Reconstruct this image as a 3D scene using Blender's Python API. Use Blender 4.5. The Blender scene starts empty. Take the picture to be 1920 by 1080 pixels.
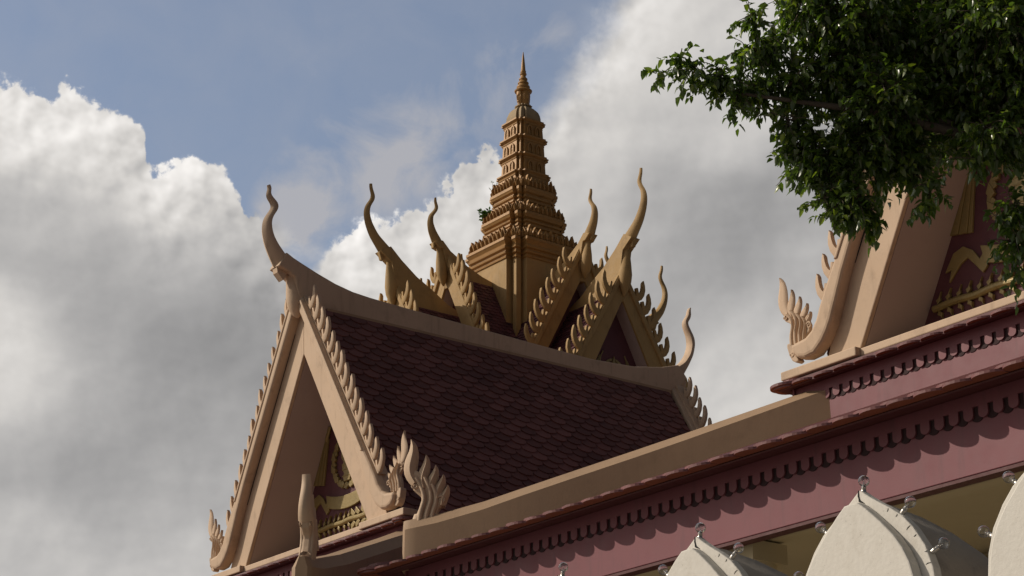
import bpy, bmesh, math, random
from mathutils import Vector, Matrix
random.seed(7)
S = bpy.context.scene
COL = S.collection
R = math.radians

# ---------------------------------------------------------------- camera
YAW, PITCH = 53.24, 20.43
cam = bpy.data.cameras.new("camera"); cam_o = bpy.data.objects.new("camera", cam); COL.objects.link(cam_o)
cam.sensor_width = 36.0; cam.lens = 36.0 * 3815.0 / 1920.0
cam.clip_start = 0.1; cam.clip_end = 2000.0
cam_o.location = (0, 0, 1.6)
cam_o.rotation_euler = (R(90 + PITCH), 0, R(YAW - 90))
S.camera = cam_o

# ---------------------------------------------------------------- exposure
S.view_settings.view_transform = 'Standard'; S.view_settings.look = 'None'
S.view_settings.gamma = 1.0; S.view_settings.use_curve_mapping = False
S.view_settings.exposure = -0.12
S.cycles.max_bounces = 6; S.cycles.diffuse_bounces = 3; S.cycles.glossy_bounces = 3; S.cycles.transmission_bounces = 6

# ---------------------------------------------------------------- sun
SUN_AZ, SUN_EL = 137.5, 33.0
sdir = Vector((math.cos(R(SUN_EL)) * math.cos(R(SUN_AZ)), math.cos(R(SUN_EL)) * math.sin(R(SUN_AZ)), math.sin(R(SUN_EL))))
sl = bpy.data.lights.new("sun", 'SUN'); sl.energy = 3.2; sl.angle = R(0.55); sl.color = (1.0, 0.89, 0.76)
so = bpy.data.objects.new("sun", sl); COL.objects.link(so)
so.rotation_euler = (-sdir).to_track_quat('-Z', 'Y').to_euler()

# ---------------------------------------------------------------- sky
class NT:
    """small helper that writes shader node maths"""
    def __init__(s, tree): s.t = tree; s.n = tree.nodes; s.l = tree.links
    def node(s, typ, **kw):
        n = s.n.new(typ)
        for k, v in kw.items(): setattr(n, k, v)
        return n
    def put(s, sock, v):
        if isinstance(v, bpy.types.NodeSocket): s.l.new(v, sock)
        elif v is not None: sock.default_value = v
    def m(s, op, a, b=None, c=None, clamp=False):
        n = s.node('ShaderNodeMath', operation=op, use_clamp=clamp)
        s.put(n.inputs[0], a); s.put(n.inputs[1], b); s.put(n.inputs[2], c)
        return n.outputs[0]
    def mix(s, f, a, b, mode='MIX'):
        n = s.node('ShaderNodeMix', data_type='RGBA', blend_type=mode)
        s.put(n.inputs[0], f); s.put(n.inputs[6], a); s.put(n.inputs[7], b)
        return n.outputs[2]
    def noise(s, vec, scale, detail=4, rough=0.5, dist=0.0):
        n = s.node('ShaderNodeTexNoise', noise_dimensions='3D')
        s.put(n.inputs['Vector'], vec); n.inputs['Scale'].default_value = scale
        n.inputs['Detail'].default_value = detail; n.inputs['Roughness'].default_value = rough
        n.inputs['Distortion'].default_value = dist
        return n.outputs[0]
    def ramp(s, f, stops):
        n = s.node('ShaderNodeValToRGB'); e = n.color_ramp.elements
        while len(e) < len(stops): e.new(0.5)
        for k, (p, c) in enumerate(stops):
            e[k].position = p; e[k].color = (c[0], c[1], c[2], 1) if hasattr(c, '__len__') else (c, c, c, 1)
        s.put(n.inputs[0], f); return n.outputs[0]
    def curve(s, x, pts):
        n = s.node('ShaderNodeFloatCurve'); c = n.mapping.curves[0]
        while len(c.points) < len(pts): c.points.new(0.5, 0.5)
        for p, (px, py) in zip(c.points, pts): p.location = (px, py); p.handle_type = 'VECTOR'
        n.mapping.update(); s.put(n.inputs[1], x); return n.outputs[0]
    def smooth(s, x, lo, hi, a=0.0, b=1.0):
        n = s.node('ShaderNodeMapRange', interpolation_type='SMOOTHSTEP')
        s.put(n.inputs[0], x); s.put(n.inputs[1], lo); s.put(n.inputs[2], hi); s.put(n.inputs[3], a); s.put(n.inputs[4], b)
        return n.outputs[0]

EDGE = [(-16.891, 25.856), (-15.94, 25.705), (-15.177, 25.904), (-14.744, 25.513), (-14.599, 25.645), (-14.02, 25.367), (-13.601, 25.976), (-13.269, 25.832), (-12.991, 25.389), (-12.111, 25.348), (-11.697, 25.176), (-11.45, 25.05), (-11.22, 24.75), (-11.08, 24.05), (-10.9, 23.62), (-10.697, 23.54), (-10.388, 23.679), (-10.005, 23.927), (-9.542, 24.208), (-9.128, 24.011), (-8.632, 23.788), (-8.254, 23.363), (-8.128, 22.804), (-7.609, 22.681), (-7.116, 22.45), (-6.686, 21.796), (-6.263, 21.245), (-5.794, 21.501), (-5.486, 21.841), (-5.018, 22.274), (-4.543, 22.573), (-3.977, 22.558), (-3.689, 22.714), (-3.548, 22.912), (-2.773, 23.227), (-2.289, 23.534), (-1.768, 23.69), (-1.645, 24.395), (-1.235, 24.593), (-0.577, 24.597), (-0.247, 24.448), (0.248, 25.001), (0.747, 25.67), (1.251, 26.41), (1.676, 27.147), (2.36, 28.024), (2.877, 28.603), (3.763, 30.191), (5.978, 34.126)]
BRI = [(-15.288, 25.457, 0.783), (-13.569, 25.629, 0.807), (-13.918, 24.28, 0.707), (-11.891, 24.602, 0.707), (-12.57, 23.223, 0.656), (-14.291, 21.608, 0.44), (-13.399, 21.977, 0.468), (-9.512, 23.736, 0.791), (-10.632, 22.627, 0.699), (-8.573, 22.751, 0.634), (-12.07, 20.901, 0.377), (-10.052, 21.032, 0.465), (-7.382, 21.319, 0.377), (-10.4, 19.232, 0.309), (-8.072, 19.35, 0.284), (-12.39, 19.107, 0.377), (-14.744, 18.348, 0.634), (-14.34, 17.209, 0.655), (-12.229, 17.057, 0.436), (-10.245, 16.872, 0.323), (-13.731, 15.355, 0.377), (-11.957, 15.459, 0.314), (-10.821, 14.198, 0.377), (-13.509, 12.76, 0.498), (-10.001, 13.064, 0.511), (-8.924, 15.16, 0.377), (-4.527, 22.019, 0.823), (-5.465, 21.243, 0.759), (-3.253, 22.799, 0.759), (-3.856, 20.987, 0.601), (-2.265, 21.916, 0.601), (-0.986, 24.176, 0.759), (0.0, 23.581, 0.536), (-1.462, 22.525, 0.601), (3.687, 27.257, 0.656), (1.666, 26.257, 0.601), (2.306, 24.61, 0.568), (0.995, 25.519, 0.634), (4.702, 22.463, 0.391), (6.428, 21.358, 0.308), (3.818, 19.489, 0.408), (2.269, 22.216, 0.504), (6.943, 18.65, 0.548), (6.096, 17.038, 0.574), (5.618, 25.416, 0.523), (7.657, 26.802, 0.568), (8.26, 19.937, 0.43), (5.264, 20.052, 0.366), (10.388, 23.679, 0.366), (-6.372, 20.015, 0.391)]
VEIL = [(-7.343, 27.113, 1.8, 0.22), (-5.135, 25.73, 1.8, 0.15), (-4.242, 23.374, 2.1, 0.6), (-2.143, 24.762, 1.9, 0.55), (-0.167, 26.512, 1.5, 0.4), (-6.317, 23.045, 1.35, 0.5), (-6.492, 22.189, 0.95, 1.0), (-7.418, 22.063, 0.7, 0.8), (1.345, 27.595, 0.9, 0.4), (-15.796, 27.283, 3.0, 0.08)]

def make_sky():
    w = bpy.data.worlds.new("World"); S.world = w; w.use_nodes = True
    t = w.node_tree; t.nodes.clear(); g = NT(t)
    out = g.node('ShaderNodeOutputWorld')
    sky = g.node('ShaderNodeTexSky', sky_type='NISHITA', sun_disc=False)
    sky.sun_elevation = R(SUN_EL); sky.sun_rotation = R(90 - SUN_AZ); sky.air_density = 1.0; sky.dust_density = 2.0; sky.ozone_density = 2.0
    tc = g.node('ShaderNodeTexCoord'); D = tc.outputs['Generated']
    sx = g.node('ShaderNodeSeparateXYZ'); t.links.new(D, sx.inputs[0])
    az = g.m('MULTIPLY', g.m('ARCTAN2', sx.outputs[1], sx.outputs[0]), 180 / math.pi)
    a = g.m('SUBTRACT', YAW, az)                       # compass angle measured from north-east of the temple
    e = g.m('MULTIPLY', g.m('ARCSINE', sx.outputs[2]), 180 / math.pi)
    ai = g.m('MULTIPLY', a, 0.92)
    cv = g.node('ShaderNodeCombineXYZ'); g.put(cv.inputs[0], ai); g.put(cv.inputs[1], e); P = cv.outputs[0]
    # cloud outline with billowing
    a01 = g.m('DIVIDE', g.m('ADD', a, 18), 26, clamp=True)
    E = g.m('MULTIPLY_ADD', g.curve(a01, [((x + 18) / 26, min(1, (y - 10) / 30)) for x, y in EDGE]), 30, 10)
    soft = g.curve(a01, [(0, .07), (.40, .07), (.425, .5), (.46, .55), (.48, .12), (.5, .07), (.66, .06), (.685, .08), (.71, .55), (.74, .8), (1, 1.0)])
    soft = g.m('MULTIPLY', soft, 2.0)
    n1 = g.noise(P, 0.9, 9, 0.60); n1c = g.m('SUBTRACT', n1, 0.5)
    vo = g.node('ShaderNodeTexVoronoi', feature='SMOOTH_F1'); g.put(vo.inputs['Vector'], P); vo.inputs['Scale'].default_value = 1.15
    if 'Detail' in vo.inputs: vo.inputs['Detail'].default_value = 3.0; vo.inputs['Roughness'].default_value = 0.55
    vo.inputs['Smoothness'].default_value = 0.35
    bil = g.m('SUBTRACT', 0.42, vo.outputs['Distance'])
    nf = g.m('SUBTRACT', g.noise(P, 3.2, 7, 0.65, 0.5), 0.5)
    disp = g.m('ADD', g.m('ADD', g.m('MULTIPLY', n1c, 1.2), g.m('MULTIPLY', bil, 0.55)), g.m('MULTIPLY', nf, 0.55))
    h = g.m('ADD', g.m('SUBTRACT', E, e), disp)
    dens = g.smooth(g.m('DIVIDE', h, soft), -0.8, 1.2)
    # second notch cloud lump and veils
    vsum = None
    for va, ve, vr, vk in VEIL:
        dn = g.node('ShaderNodeVectorMath', operation='DISTANCE'); t.links.new(P, dn.inputs[0]); dn.inputs[1].default_value = (va * .92, ve, 0)
        d2 = g.m('POWER', g.m('DIVIDE', dn.outputs['Value'], vr), 2.0)
        wv = g.m('MULTIPLY', g.m('EXPONENT', g.m('MULTIPLY', d2, -1.0)), vk)
        vsum = wv if vsum is None else g.m('ADD', vsum, wv)
    n2 = g.noise(P, 0.42, 7, 0.58, 0.4)
    veil = g.m('MULTIPLY', vsum, g.smooth(n2, 0.3, 0.72, 0.25, 1.5), clamp=True)
    # brightness
    num = den = None
    for ba, be, L in BRI:
        dn = g.node('ShaderNodeVectorMath', operation='DISTANCE'); dn.inputs[1].default_value = (ba * .92, be, 0)
        wp = g.node('ShaderNodeVectorMath', operation='DISTANCE')
        t.nodes.remove(wp)
        t.links.new(P, dn.inputs[0])
        d = dn.outputs['Value']
        wv = g.m('EXPONENT', g.m('MULTIPLY', g.m('MULTIPLY', d, d), -0.75))
        num = g.m('MULTIPLY', wv, L) if num is None else g.m('MULTIPLY_ADD', wv, L, num)
        den = wv if den is None else g.m('ADD', den, wv)
    base = g.m('DIVIDE', g.m('ADD', num, 0.36 * 1e-4), g.m('ADD', den, 1e-4))
    # relief: the same billows sampled a little towards the sun
    of = g.node('ShaderNodeVectorMath', operation='ADD'); t.links.new(P, of.inputs[0]); of.inputs[1].default_value = (-0.22, 0.20, 0)
    n1b = g.noise(of.outputs[0], 0.75, 3, 0.5)
    n1a = g.noise(P, 0.75, 3, 0.5)
    rel = g.m('SUBTRACT', n1a, n1b)
    n3 = g.noise(P, 0.42, 4, 0.5, 0.3)
    rk = g.smooth(h, 0.2, 4.0, 1.5, 0.4)
    br = g.m('MULTIPLY', base, g.m('ADD', 1.0, g.m('ADD', g.m('MULTIPLY', g.m('MULTIPLY', rel, rk), 1.0), g.m('MULTIPLY', g.m('SUBTRACT', n3, 0.5), 0.24))))
    br = g.m('MAXIMUM', br, 0.17)
    cc = g.ramp(br, [(0.0, (.96, .965, 1.02)), (0.3, (1.0, .985, .985)), (0.6, (1.02, .985, .945)), (1, (1.02, .985, .95))])
    ccol = g.mix(1.0, cc, br, 'MULTIPLY')
    # outside the view a dim grey cover is added to lower the fill light
    dd = g.node('ShaderNodeVectorMath', operation='DOT_PRODUCT'); t.links.new(D, dd.inputs[0])
    dd.inputs[1].default_value = (math.cos(R(22)) * math.cos(R(YAW)), math.cos(R(22)) * math.sin(R(YAW)), math.sin(R(22)))
    near = g.smooth(dd.outputs['Value'], 0.86, 0.945)
    far_n = g.smooth(g.noise(D, 3.0, 3, 0.55), 0.40, 0.58, 0.72, 0.97)
    f = g.m('ADD', g.m('MULTIPLY', dens, near), g.m('MULTIPLY', far_n, g.m('SUBTRACT', 1.0, near)), clamp=True)
    f = g.m('MAXIMUM', f, g.m('MULTIPLY', g.m('MAXIMUM', veil, g.m('MULTIPLY_ADD', n2, 0.36, 0.12)), near))
    veilcol = (0.40, 0.405, 0.44, 1)
    ccol2 = g.mix(g.m('MULTIPLY', dens, 1.0, clamp=True), veilcol, ccol)
    sd = g.node('ShaderNodeVectorMath', operation='DOT_PRODUCT'); t.links.new(D, sd.inputs[0]); sd.inputs[1].default_value = tuple(sdir)
    glow = g.m('EXPONENT', g.m('MULTIPLY', g.m('SUBTRACT', sd.outputs['Value'], 1.0), 7.0))      # bright haze added round the unseen sun for sheen on the walls
    farc = g.node('ShaderNodeCombineXYZ')
    for q, (b0, gl) in enumerate(((.045, 1.30), (.045, 1.22), (.049, 1.12))): g.put(farc.inputs[q], g.m('MULTIPLY_ADD', glow, gl, b0))
    ccol2 = g.mix(near, farc.outputs[0], ccol2)
    b1 = g.node('ShaderNodeBackground'); t.links.new(sky.outputs[0], b1.inputs[0]); b1.inputs[1].default_value = SKY_STR
    b2 = g.node('ShaderNodeBackground'); t.links.new(ccol2, b2.inputs[0]); b2.inputs[1].default_value = CLOUD_STR
    mx = g.node('ShaderNodeMixShader'); g.put(mx.inputs[0], f); t.links.new(b1.outputs[0], mx.inputs[1]); t.links.new(b2.outputs[0], mx.inputs[2])
    t.links.new(mx.outputs[0], out.inputs[0])
SKY_STR, CLOUD_STR = 0.125, 1.14
make_sky()

# ---------------------------------------------------------------- materials
def mat(name, col, rough=0.7, var=0.12, vscale=1.5, bump=0.0, bscale=60, metallic=0.0, spec=0.4, grime=0.0, gcol=None, gscale=3.0, island=0.0, streak=0.0, coat=0.0, speck=0.0):
    m = bpy.data.materials.new(name); m.use_nodes = True; t = m.node_tree; g = NT(t)
    b = t.nodes['Principled BSDF']
    tc = g.node('ShaderNodeTexCoord'); P = tc.outputs['Object']
    n = g.noise(P, vscale, 6, 0.6)
    k = g.m('MULTIPLY_ADD', g.m('SUBTRACT', n, 0.5), 2.0 * var, 1.0)
    if island:
        ge = g.node('ShaderNodeNewGeometry')
        k = g.m('MULTIPLY', k, g.m('MULTIPLY_ADD', g.m('SUBTRACT', ge.outputs['Random Per Island'], 0.5), 2.0 * island, 1.0))
    c = g.mix(1.0, (*col, 1), k, 'MULTIPLY')
    if grime:
        gm = g.smooth(g.noise(P, gscale, 8, 0.68), 0.50, 0.72, 0, grime)
        c = g.mix(gm, c, (*(gcol or (.03, .025, .02)), 1))
    if streak:
        mp = g.node('ShaderNodeMapping'); t.links.new(P, mp.inputs[0]); mp.inputs['Scale'].default_value = (7, 7, 0.7)
        st = g.smooth(g.noise(mp.outputs[0], 1.6, 5, 0.6), 0.52, 0.78, 0, streak)
        c = g.mix(st, c, (*(gcol or (.03, .025, .02)), 1))
    if speck:
        sp = g.smooth(g.noise(P, 55, 3, 0.7), 0.67, 0.73, 0, speck); c = g.mix(sp, c, (.12, .105, .085, 1))
    t.links.new(c, b.inputs['Base Color'])
    rr = g.m('MULTIPLY_ADD', g.noise(P, vscale * 4, 3), 0.25, rough - 0.12, clamp=True); t.links.new(rr, b.inputs['Roughness'])
    b.inputs['Metallic'].default_value = metallic
    b.inputs['Specular IOR Level'].default_value = spec
    b.inputs['Coat Weight'].default_value = coat
    if bump:
        bn = g.node('ShaderNodeBump'); bn.inputs['Strength'].default_value = bump; bn.inputs['Distance'].default_value = 0.02
        t.links.new(g.noise(P, bscale, 5, 0.6), bn.inputs['Height']); t.links.new(bn.outputs[0], b.inputs['Normal'])
    return m
M = {}
M['cream'] = mat('cream_plaster', (.55, .40, .272), .72, .15, 1.2, .08, 50, grime=.30, gcol=(.17, .115, .075), gscale=3, streak=.30)
M['cream_soffit'] = M['cream']
M['ochre'] = mat('ochre_plaster', (.40, .255, .10), .7, .14, 1.6, .2, 30, grime=.35, gcol=(.14, .085, .04), gscale=3, streak=.3)
M['spire'] = mat('bronze_ochre_paint', (.36, .195, .06), .48, .16, 2.0, .15, 40, spec=.35, metallic=.08, grime=.45, gcol=(.085, .038, .016), gscale=5, streak=.4)
M['hip'] = mat('buff_plaster', (.36, .24, .145), .72, .14, 1.2, .08, 50, grime=.2, gcol=(.16, .10, .055), gscale=4, streak=.15)
M['dome'] = mat('lichened_plaster', (.34, .25, .14), .75, .2, 4, .25, 30, grime=.4, gcol=(.08, .07, .05), gscale=6)
M['tile'] = mat('maroon_roof_tile', (.158, .066, .056), .65, .12, 1.0, .12, 60, spec=.25, island=.26, grime=.34, gcol=(.03, .018, .02), gscale=1.2)
M['old_tile'] = mat('weathered_maroon_tile', (.12, .042, .046), .6, .2, 2.0, .2, 50, spec=.3, island=.3, grime=.65, gcol=(.018, .013, .012), gscale=2.2)
M['lip'] = mat('glazed_eave_tile', (.19, .078, .075), .40, .15, 3, .1, 50, spec=.5, island=.2, grime=.3, gcol=(.035, .025, .02), gscale=5)
M['terra'] = mat('terracotta_underside', (.23, .065, .03), .75, .2, 3, .15, 60, grime=.35, gcol=(.10, .03, .02), gscale=4)
M['maroon'] = mat('dark_maroon_paint', (.085, .018, .018), .6, .2, 3, .1, 40, grime=.3, gcol=(.02, .008, .008))
M['pink'] = mat('dusty_pink_paint', (.188, .060, .070), .5, .13, 1.5, .03, 60, spec=.28, grime=.18, gcol=(.085, .045, .05), gscale=2.0, streak=.34)
M['pedi'] = mat('pediment_maroon', (.115, .038, .045), .6, .15, 3, .1, 40, grime=.3, gcol=(.03, .012, .015))
M['gold'] = mat('old_gold_paint', (.29, .215, .08), .42, .2, 5, .2, 40, spec=.6, metallic=.25, grime=.3, gcol=(.12, .09, .03), gscale=8)
M['soffit'] = mat('grey_lilac_soffit_paint', (.44, .345, .305), .75, .08, 1.0, .05, 40, grime=.1, gcol=(.25, .19, .16))
M['wall'] = mat('cream_yellow_wall', (.50, .415, .25), .8, .1, 1.5, .1, 30, grime=.1, gcol=(.15, .12, .07))  # even cream-yellow paint of the gallery walls and columns
M['white'] = mat('whitewashed_concrete', (.63, .60, .535), .8, .08, 3.0, .16, 45, grime=.34, gcol=(.36, .315, .25), gscale=6, streak=.10, speck=.55)
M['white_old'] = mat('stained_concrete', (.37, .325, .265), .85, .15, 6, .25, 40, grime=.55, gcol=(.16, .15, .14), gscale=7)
M['nicheback'] = mat('niche_shade_brown', (.075, .035, .016), .8)  # dark brown painted in for the shade of a hollow niche
M['slot'] = mat('slot_black_maroon', (.030, .009, .010), .8)
M['crack'] = mat('dark_crack', (.03, .03, .028), .9)
M['metal'] = mat('nickel_cap', (.55, .52, .47), .3, .1, 8, metallic=.9)
M['bark'] = mat('bark', (.10, .075, .055), .9, .3, 12, .6, 30)
M['paving'] = mat('grey_paving', (.23, .215, .20), .85, .15, .6, .2, 10)
def glass_mat():
    m = bpy.data.materials.new('clear_bulb_glass'); m.use_nodes = True; b = m.node_tree.nodes['Principled BSDF']
    b.inputs['Base Color'].default_value = (.95, .96, .96, 1); b.inputs['Roughness'].default_value = 0.02
    b.inputs['Transmission Weight'].default_value = 1.0; b.inputs['IOR'].default_value = 1.45
    return m
M['glass'] = glass_mat()
def leaf_mat(name, col, col2):
    m = bpy.data.materials.new(name); m.use_nodes = True; t = m.node_tree; g = NT(t); b = t.nodes['Principled BSDF']
    ge = g.node('ShaderNodeNewGeometry'); rnd = ge.outputs['Random Per Island']
    c = g.ramp(rnd, [(0, col), (.80, tuple(v * 1.25 for v in col)), (.955, col2), (1, col2)])
    t.links.new(c, b.inputs['Base Color']); b.inputs['Roughness'].default_value = 0.31
    b.inputs['Specular IOR Level'].default_value = 0.9
    tr = g.node('ShaderNodeBsdfTranslucent'); t.links.new(g.mix(1.0, c, (2.0, 2.3, .8, 1), 'MULTIPLY'), tr.inputs[0])
    mx = g.node('ShaderNodeMixShader'); mx.inputs[0].default_value = 0.33
    o = t.nodes['Material Output']
    t.links.new(b.outputs[0], mx.inputs[1]); t.links.new(tr.outputs[0], mx.inputs[2]); t.links.new(mx.outputs[0], o.inputs[0])
    return m
M['leaf'] = leaf_mat('glossy_leaf', (.058, .092, .020), (.19, .24, .035))
M['weed'] = leaf_mat('weed_leaf', (.03, .075, .015), (.06, .11, .02))

# ---------------------------------------------------------------- mesh helpers
class MB:
    def __init__(s): s.v = []; s.f = []; s.mi = []
    def add(s, vs, fs, mi=0):
        o = len(s.v); s.v += [tuple(p) for p in vs]; s.f += [tuple(i + o for i in f) for f in fs]; s.mi += [mi] * len(fs); return s
    def box(s, a, b, mi=0):
        x0, y0, z0 = a; x1, y1, z1 = b
        return s.add([(x0, y0, z0), (x1, y0, z0), (x1, y1, z0), (x0, y1, z0), (x0, y0, z1), (x1, y0, z1), (x1, y1, z1), (x0, y1, z1)],
                     [(0, 3, 2, 1), (4, 5, 6, 7), (0, 1, 5, 4), (1, 2, 6, 5), (2, 3, 7, 6), (3, 0, 4, 7)], mi)
    def prism(s, front, back, mi=0):
        n = len(front)
        return s.add(list(front) + list(back), [tuple(range(n)), tuple(range(2 * n - 1, n - 1, -1))] + [(i, (i + 1) % n, n + (i + 1) % n, n + i) for i in range(n)], mi)
    def loft(s, rings, cap=True, mi=0):
        n = len(rings[0]); vs = [p for r in rings for p in r]; fs = []
        for k in range(len(rings) - 1):
            for i in range(n): fs.append((k * n + i, k * n + (i + 1) % n, (k + 1) * n + (i + 1) % n, (k + 1) * n + i))
        if cap: fs += [tuple(range(n)), tuple(range((len(rings) - 1) * n, len(rings) * n))]
        return s.add(vs, fs, mi)
    def tube(s, path, rad, n=8, mi=0):
        rings = []; up = Vector((.3, .2, 1)).normalized()
        P = [Vector(p) for p in path]
        for i, p in enumerate(P):
            d = (P[min(i + 1, len(P) - 1)] - P[max(i - 1, 0)]).normalized()
            x = d.cross(up)
            if x.length < .05: x = d.cross(Vector((1, 0, 0)))
            x.normalize(); y = d.cross(x); r = rad[i] if hasattr(rad, '__len__') else rad
            rings.append([p + (x * math.cos(2 * math.pi * k / n) + y * math.sin(2 * math.pi * k / n)) * r for k in range(n)])
        return s.loft(rings, True, mi)
    def lathe(s, prof, c=(0, 0, 0), n=24, mi=0):
        return s.loft([[(c[0] + r * math.cos(2 * math.pi * k / n), c[1] + r * math.sin(2 * math.pi * k / n), c[2] + z) for k in range(n)] for r, z in prof], True, mi)
    def mesh(s, name, mats, smooth=None):
        me = bpy.data.meshes.new(name); me.from_pydata(s.v, [], s.f)
        if not isinstance(mats, (list, tuple)): mats = [mats]
        for m in mats: me.materials.append(m)
        if len(mats) > 1: me.polygons.foreach_set('material_index', s.mi)
        bm = bmesh.new(); bm.from_mesh(me); bmesh.ops.recalc_face_normals(bm, faces=bm.faces); bm.to_mesh(me); bm.free()
        if smooth:
            me.polygons.foreach_set('use_smooth', [True] * len(me.polygons)); me.set_sharp_from_angle(angle=R(smooth))
        me.update(); return me
    def build(s, name, mats, parent=None, smooth=None, bevel=None, seg=2):
        o = bpy.data.objects.new(name, s.mesh(name, mats, smooth)); COL.objects.link(o)
        if parent: o.parent = parent
        if bevel:
            b = o.modifiers.new('bevel', 'BEVEL'); b.width = bevel; b.segments = seg; b.limit_method = 'ANGLE'; b.angle_limit = R(35)
            b.use_clamp_overlap = True
        return o
def empty(name, loc, label, cat, group=None, rz=0):
    o = bpy.data.objects.new(name, None); COL.objects.link(o); o.location = loc; o.rotation_euler.z = rz
    o['label'] = label; o['category'] = cat
    if group: o['group'] = group
    o.empty_display_size = .3
    return o
def copy_tree(o, parent=None):
    c = o.copy(); COL.objects.link(c); c.parent = parent
    for ch in list(o.children): copy_tree(ch, c)
    return c
def inst(me, name, parent, mtx):
    o = bpy.data.objects.new(name, me); COL.objects.link(o); o.parent = parent; o.matrix_local = mtx; return o

# fish-scale tile: in (u, v, n); lower edge at v = 0, body reaching up to v = -ln
def tile(mb, O, U, V, N, u, v, w, ln, th, n0, n1, arc=.42, mi_under=0, seg=8, u0=None, u1=None, mit=0.0):
    h = w * .485; ad = w * arc
    pts = [(-h, -ln)] + [(-h * math.cos(math.pi * k / seg), -ad + ad * math.sin(math.pi * k / seg)) for k in range(seg + 1)] + [(h, -ln)]
    def P(a, b, dn):
        uu = u + a
        if u0 is not None:
            inw = max(0.0, -(v + b)) * mit; uu = min(max(uu, u0 + inw), u1 - inw)
        k = (b + ln) / ln
        return O + U * uu + V * (v + b) + N * (n0 + (n1 - n0) * k + dn)
    top = [P(a, b, th) for a, b in pts]; bot = [P(a, b, 0) for a, b in pts]
    n = len(pts); o = len(mb.v)
    mb.v += [tuple(p) for p in top + bot]
    mb.f.append(tuple(range(o, o + n))); mb.mi.append(0)
    mb.f.append(tuple(range(o + 2 * n - 1, o + n - 1, -1))); mb.mi.append(mi_under)
    for i in range(n):
        j = (i + 1) % n; mb.f.append((o + i, o + j, o + n + j, o + n + i)); mb.mi.append(0)
def tile_slope(mb, O, U, V, N, ulen, vlen, w, e, th=.02):
    rows = int(vlen / e); cols = int(ulen / w) + 2
    for r in range(rows):
        for k in range(cols):
            u = (k + (.5 if r % 2 else 0)) * w
            if u - w / 2 > ulen: continue
            jit = random.uniform(-.004, .004)
            tile(mb, O, U, V, N, u + random.uniform(-.004, .004), (r + 1.6) * e + jit, w, e * 2.0, th, 0.0, .034 + jit, arc=.31, seg=7, u0=0, u1=ulen)
    mb.add([O - N * .02, O + U * ulen - N * .02, O + U * ulen + V * (vlen + e) - N * .02, O + V * (vlen + e) - N * .02], [(0, 1, 2, 3)])

# ---------------------------------------------------------------- ornament outlines (metres, side s, height z)
M_OUT = [(1.889, 0.921), (1.998, 0.753), (2.108, 0.571), (2.178, 0.431), (2.261, 0.334), (2.357, 0.28), (2.458, 0.267), (2.558, 0.261)]
M_IN = [(2.572, 0.218), (2.553, 0.146), (2.488, 0.088), (2.383, 0.061), (2.239, 0.075), (2.104, 0.171), (2.022, 0.268), (1.957, 0.368), (1.864, 0.554), (1.724, 0.844)]
CROCK = [(0.0, -.05), (.075, -.005), (.128, .075), (.150, .165), (.143, .245), (.118, .325), (.098, .300), (.094, .225), (.076, .150), (.045, .095), (.018, .070), (.004, .105), (-.012, .175), (-.042, .165), (-.034, .085), (-.035, .02)]
CH_L = [(0.897, 5.488), (0.869, 5.438), (0.915, 5.343), (0.899, 5.276), (0.82, 5.201), (0.798, 5.16), (0.839, 5.078), (0.921, 4.952), (0.952, 4.827), (0.941, 4.69), (0.887, 4.516), (0.804, 4.349), (0.709, 4.186)]
CH_R = [(0.848, 5.51), (0.813, 5.476), (0.818, 5.427), (0.841, 5.374), (0.8, 5.313), (0.722, 5.262), (0.681, 5.201), (0.703, 5.124), (0.773, 5.012), (0.811, 4.909), (0.808, 4.792), (0.769, 4.661), (0.688, 4.54), (0.583, 4.425)]
CH_TOP = [(0.583, 4.425), (0.454, 4.361), (0.3, 4.304), (0.015, 4.205), (-0.297, 4.111), (-0.612, 4.050), (-0.928, 4.025), (-1.283, 4.010), (-2.092, 3.985), (-3.136, 3.955), (-4.217, 3.925), (-5.338, 3.902), (-6.268, 3.953), (-6.866, 4.061), (-7.258, 4.177)]
BEAK = [(0.709, 4.186), (0.697, 4.189), (0.68, 4.1), (0.576, 3.996), (0.506, 4.117), (0.415, 4.056), (0.45, 4.2), (0.583, 4.3)]
CH2_IN = [(-7.671, 5.348), (-7.621, 5.307), (-7.629, 5.22), (-7.512, 5.063), (-7.527, 4.978), (-7.613, 4.82), (-7.643, 4.651), (-7.58, 4.464), (-7.427, 4.274), (-7.205, 4.144)]
CH2_OUT = [(-7.708, 5.356), (-7.695, 5.293), (-7.729, 5.227), (-7.681, 5.128), (-7.611, 5.055), (-7.673, 4.95), (-7.77, 4.794), (-7.773, 4.678), (-7.709, 4.46), (-7.57, 4.201), (-7.44, 3.98)]
T1_L = [(4.479, 20.315), (4.487, 20.178), (4.412, 20.062), (4.438, 19.94), (4.58, 19.752), (4.624, 19.55), (4.575, 19.296), (4.454, 19.022), (4.193, 18.687)]
T1_R = [(4.407, 20.326), (4.391, 20.183), (4.307, 20.051), (4.333, 19.929), (4.454, 19.745), (4.469, 19.55), (4.4, 19.339), (4.225, 19.077), (3.924, 18.845)]
T1_TOP = [(3.924, 18.845), (3.62, 18.575), (3.187, 18.257), (2.753, 18.032), (2.315, 17.767), (1.9, 17.62), (1.2, 17.5)]
T1_BEAK = [(4.193, 18.687), (4.125, 18.496), (4.062, 18.491), (4.023, 18.595), (3.893, 18.474), (3.93, 18.66), (4.05, 18.75)]
T2_L = [(2.649, 20.425), (2.669, 20.33), (2.614, 20.206), (2.657, 20.117), (2.807, 19.943), (2.844, 19.759), (2.813, 19.533), (2.696, 19.271)]
T2_R = [(2.605, 20.436), (2.594, 20.309), (2.539, 20.205), (2.569, 20.1), (2.698, 19.931), (2.708, 19.753), (2.626, 19.559), (2.469, 19.344)]
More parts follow.
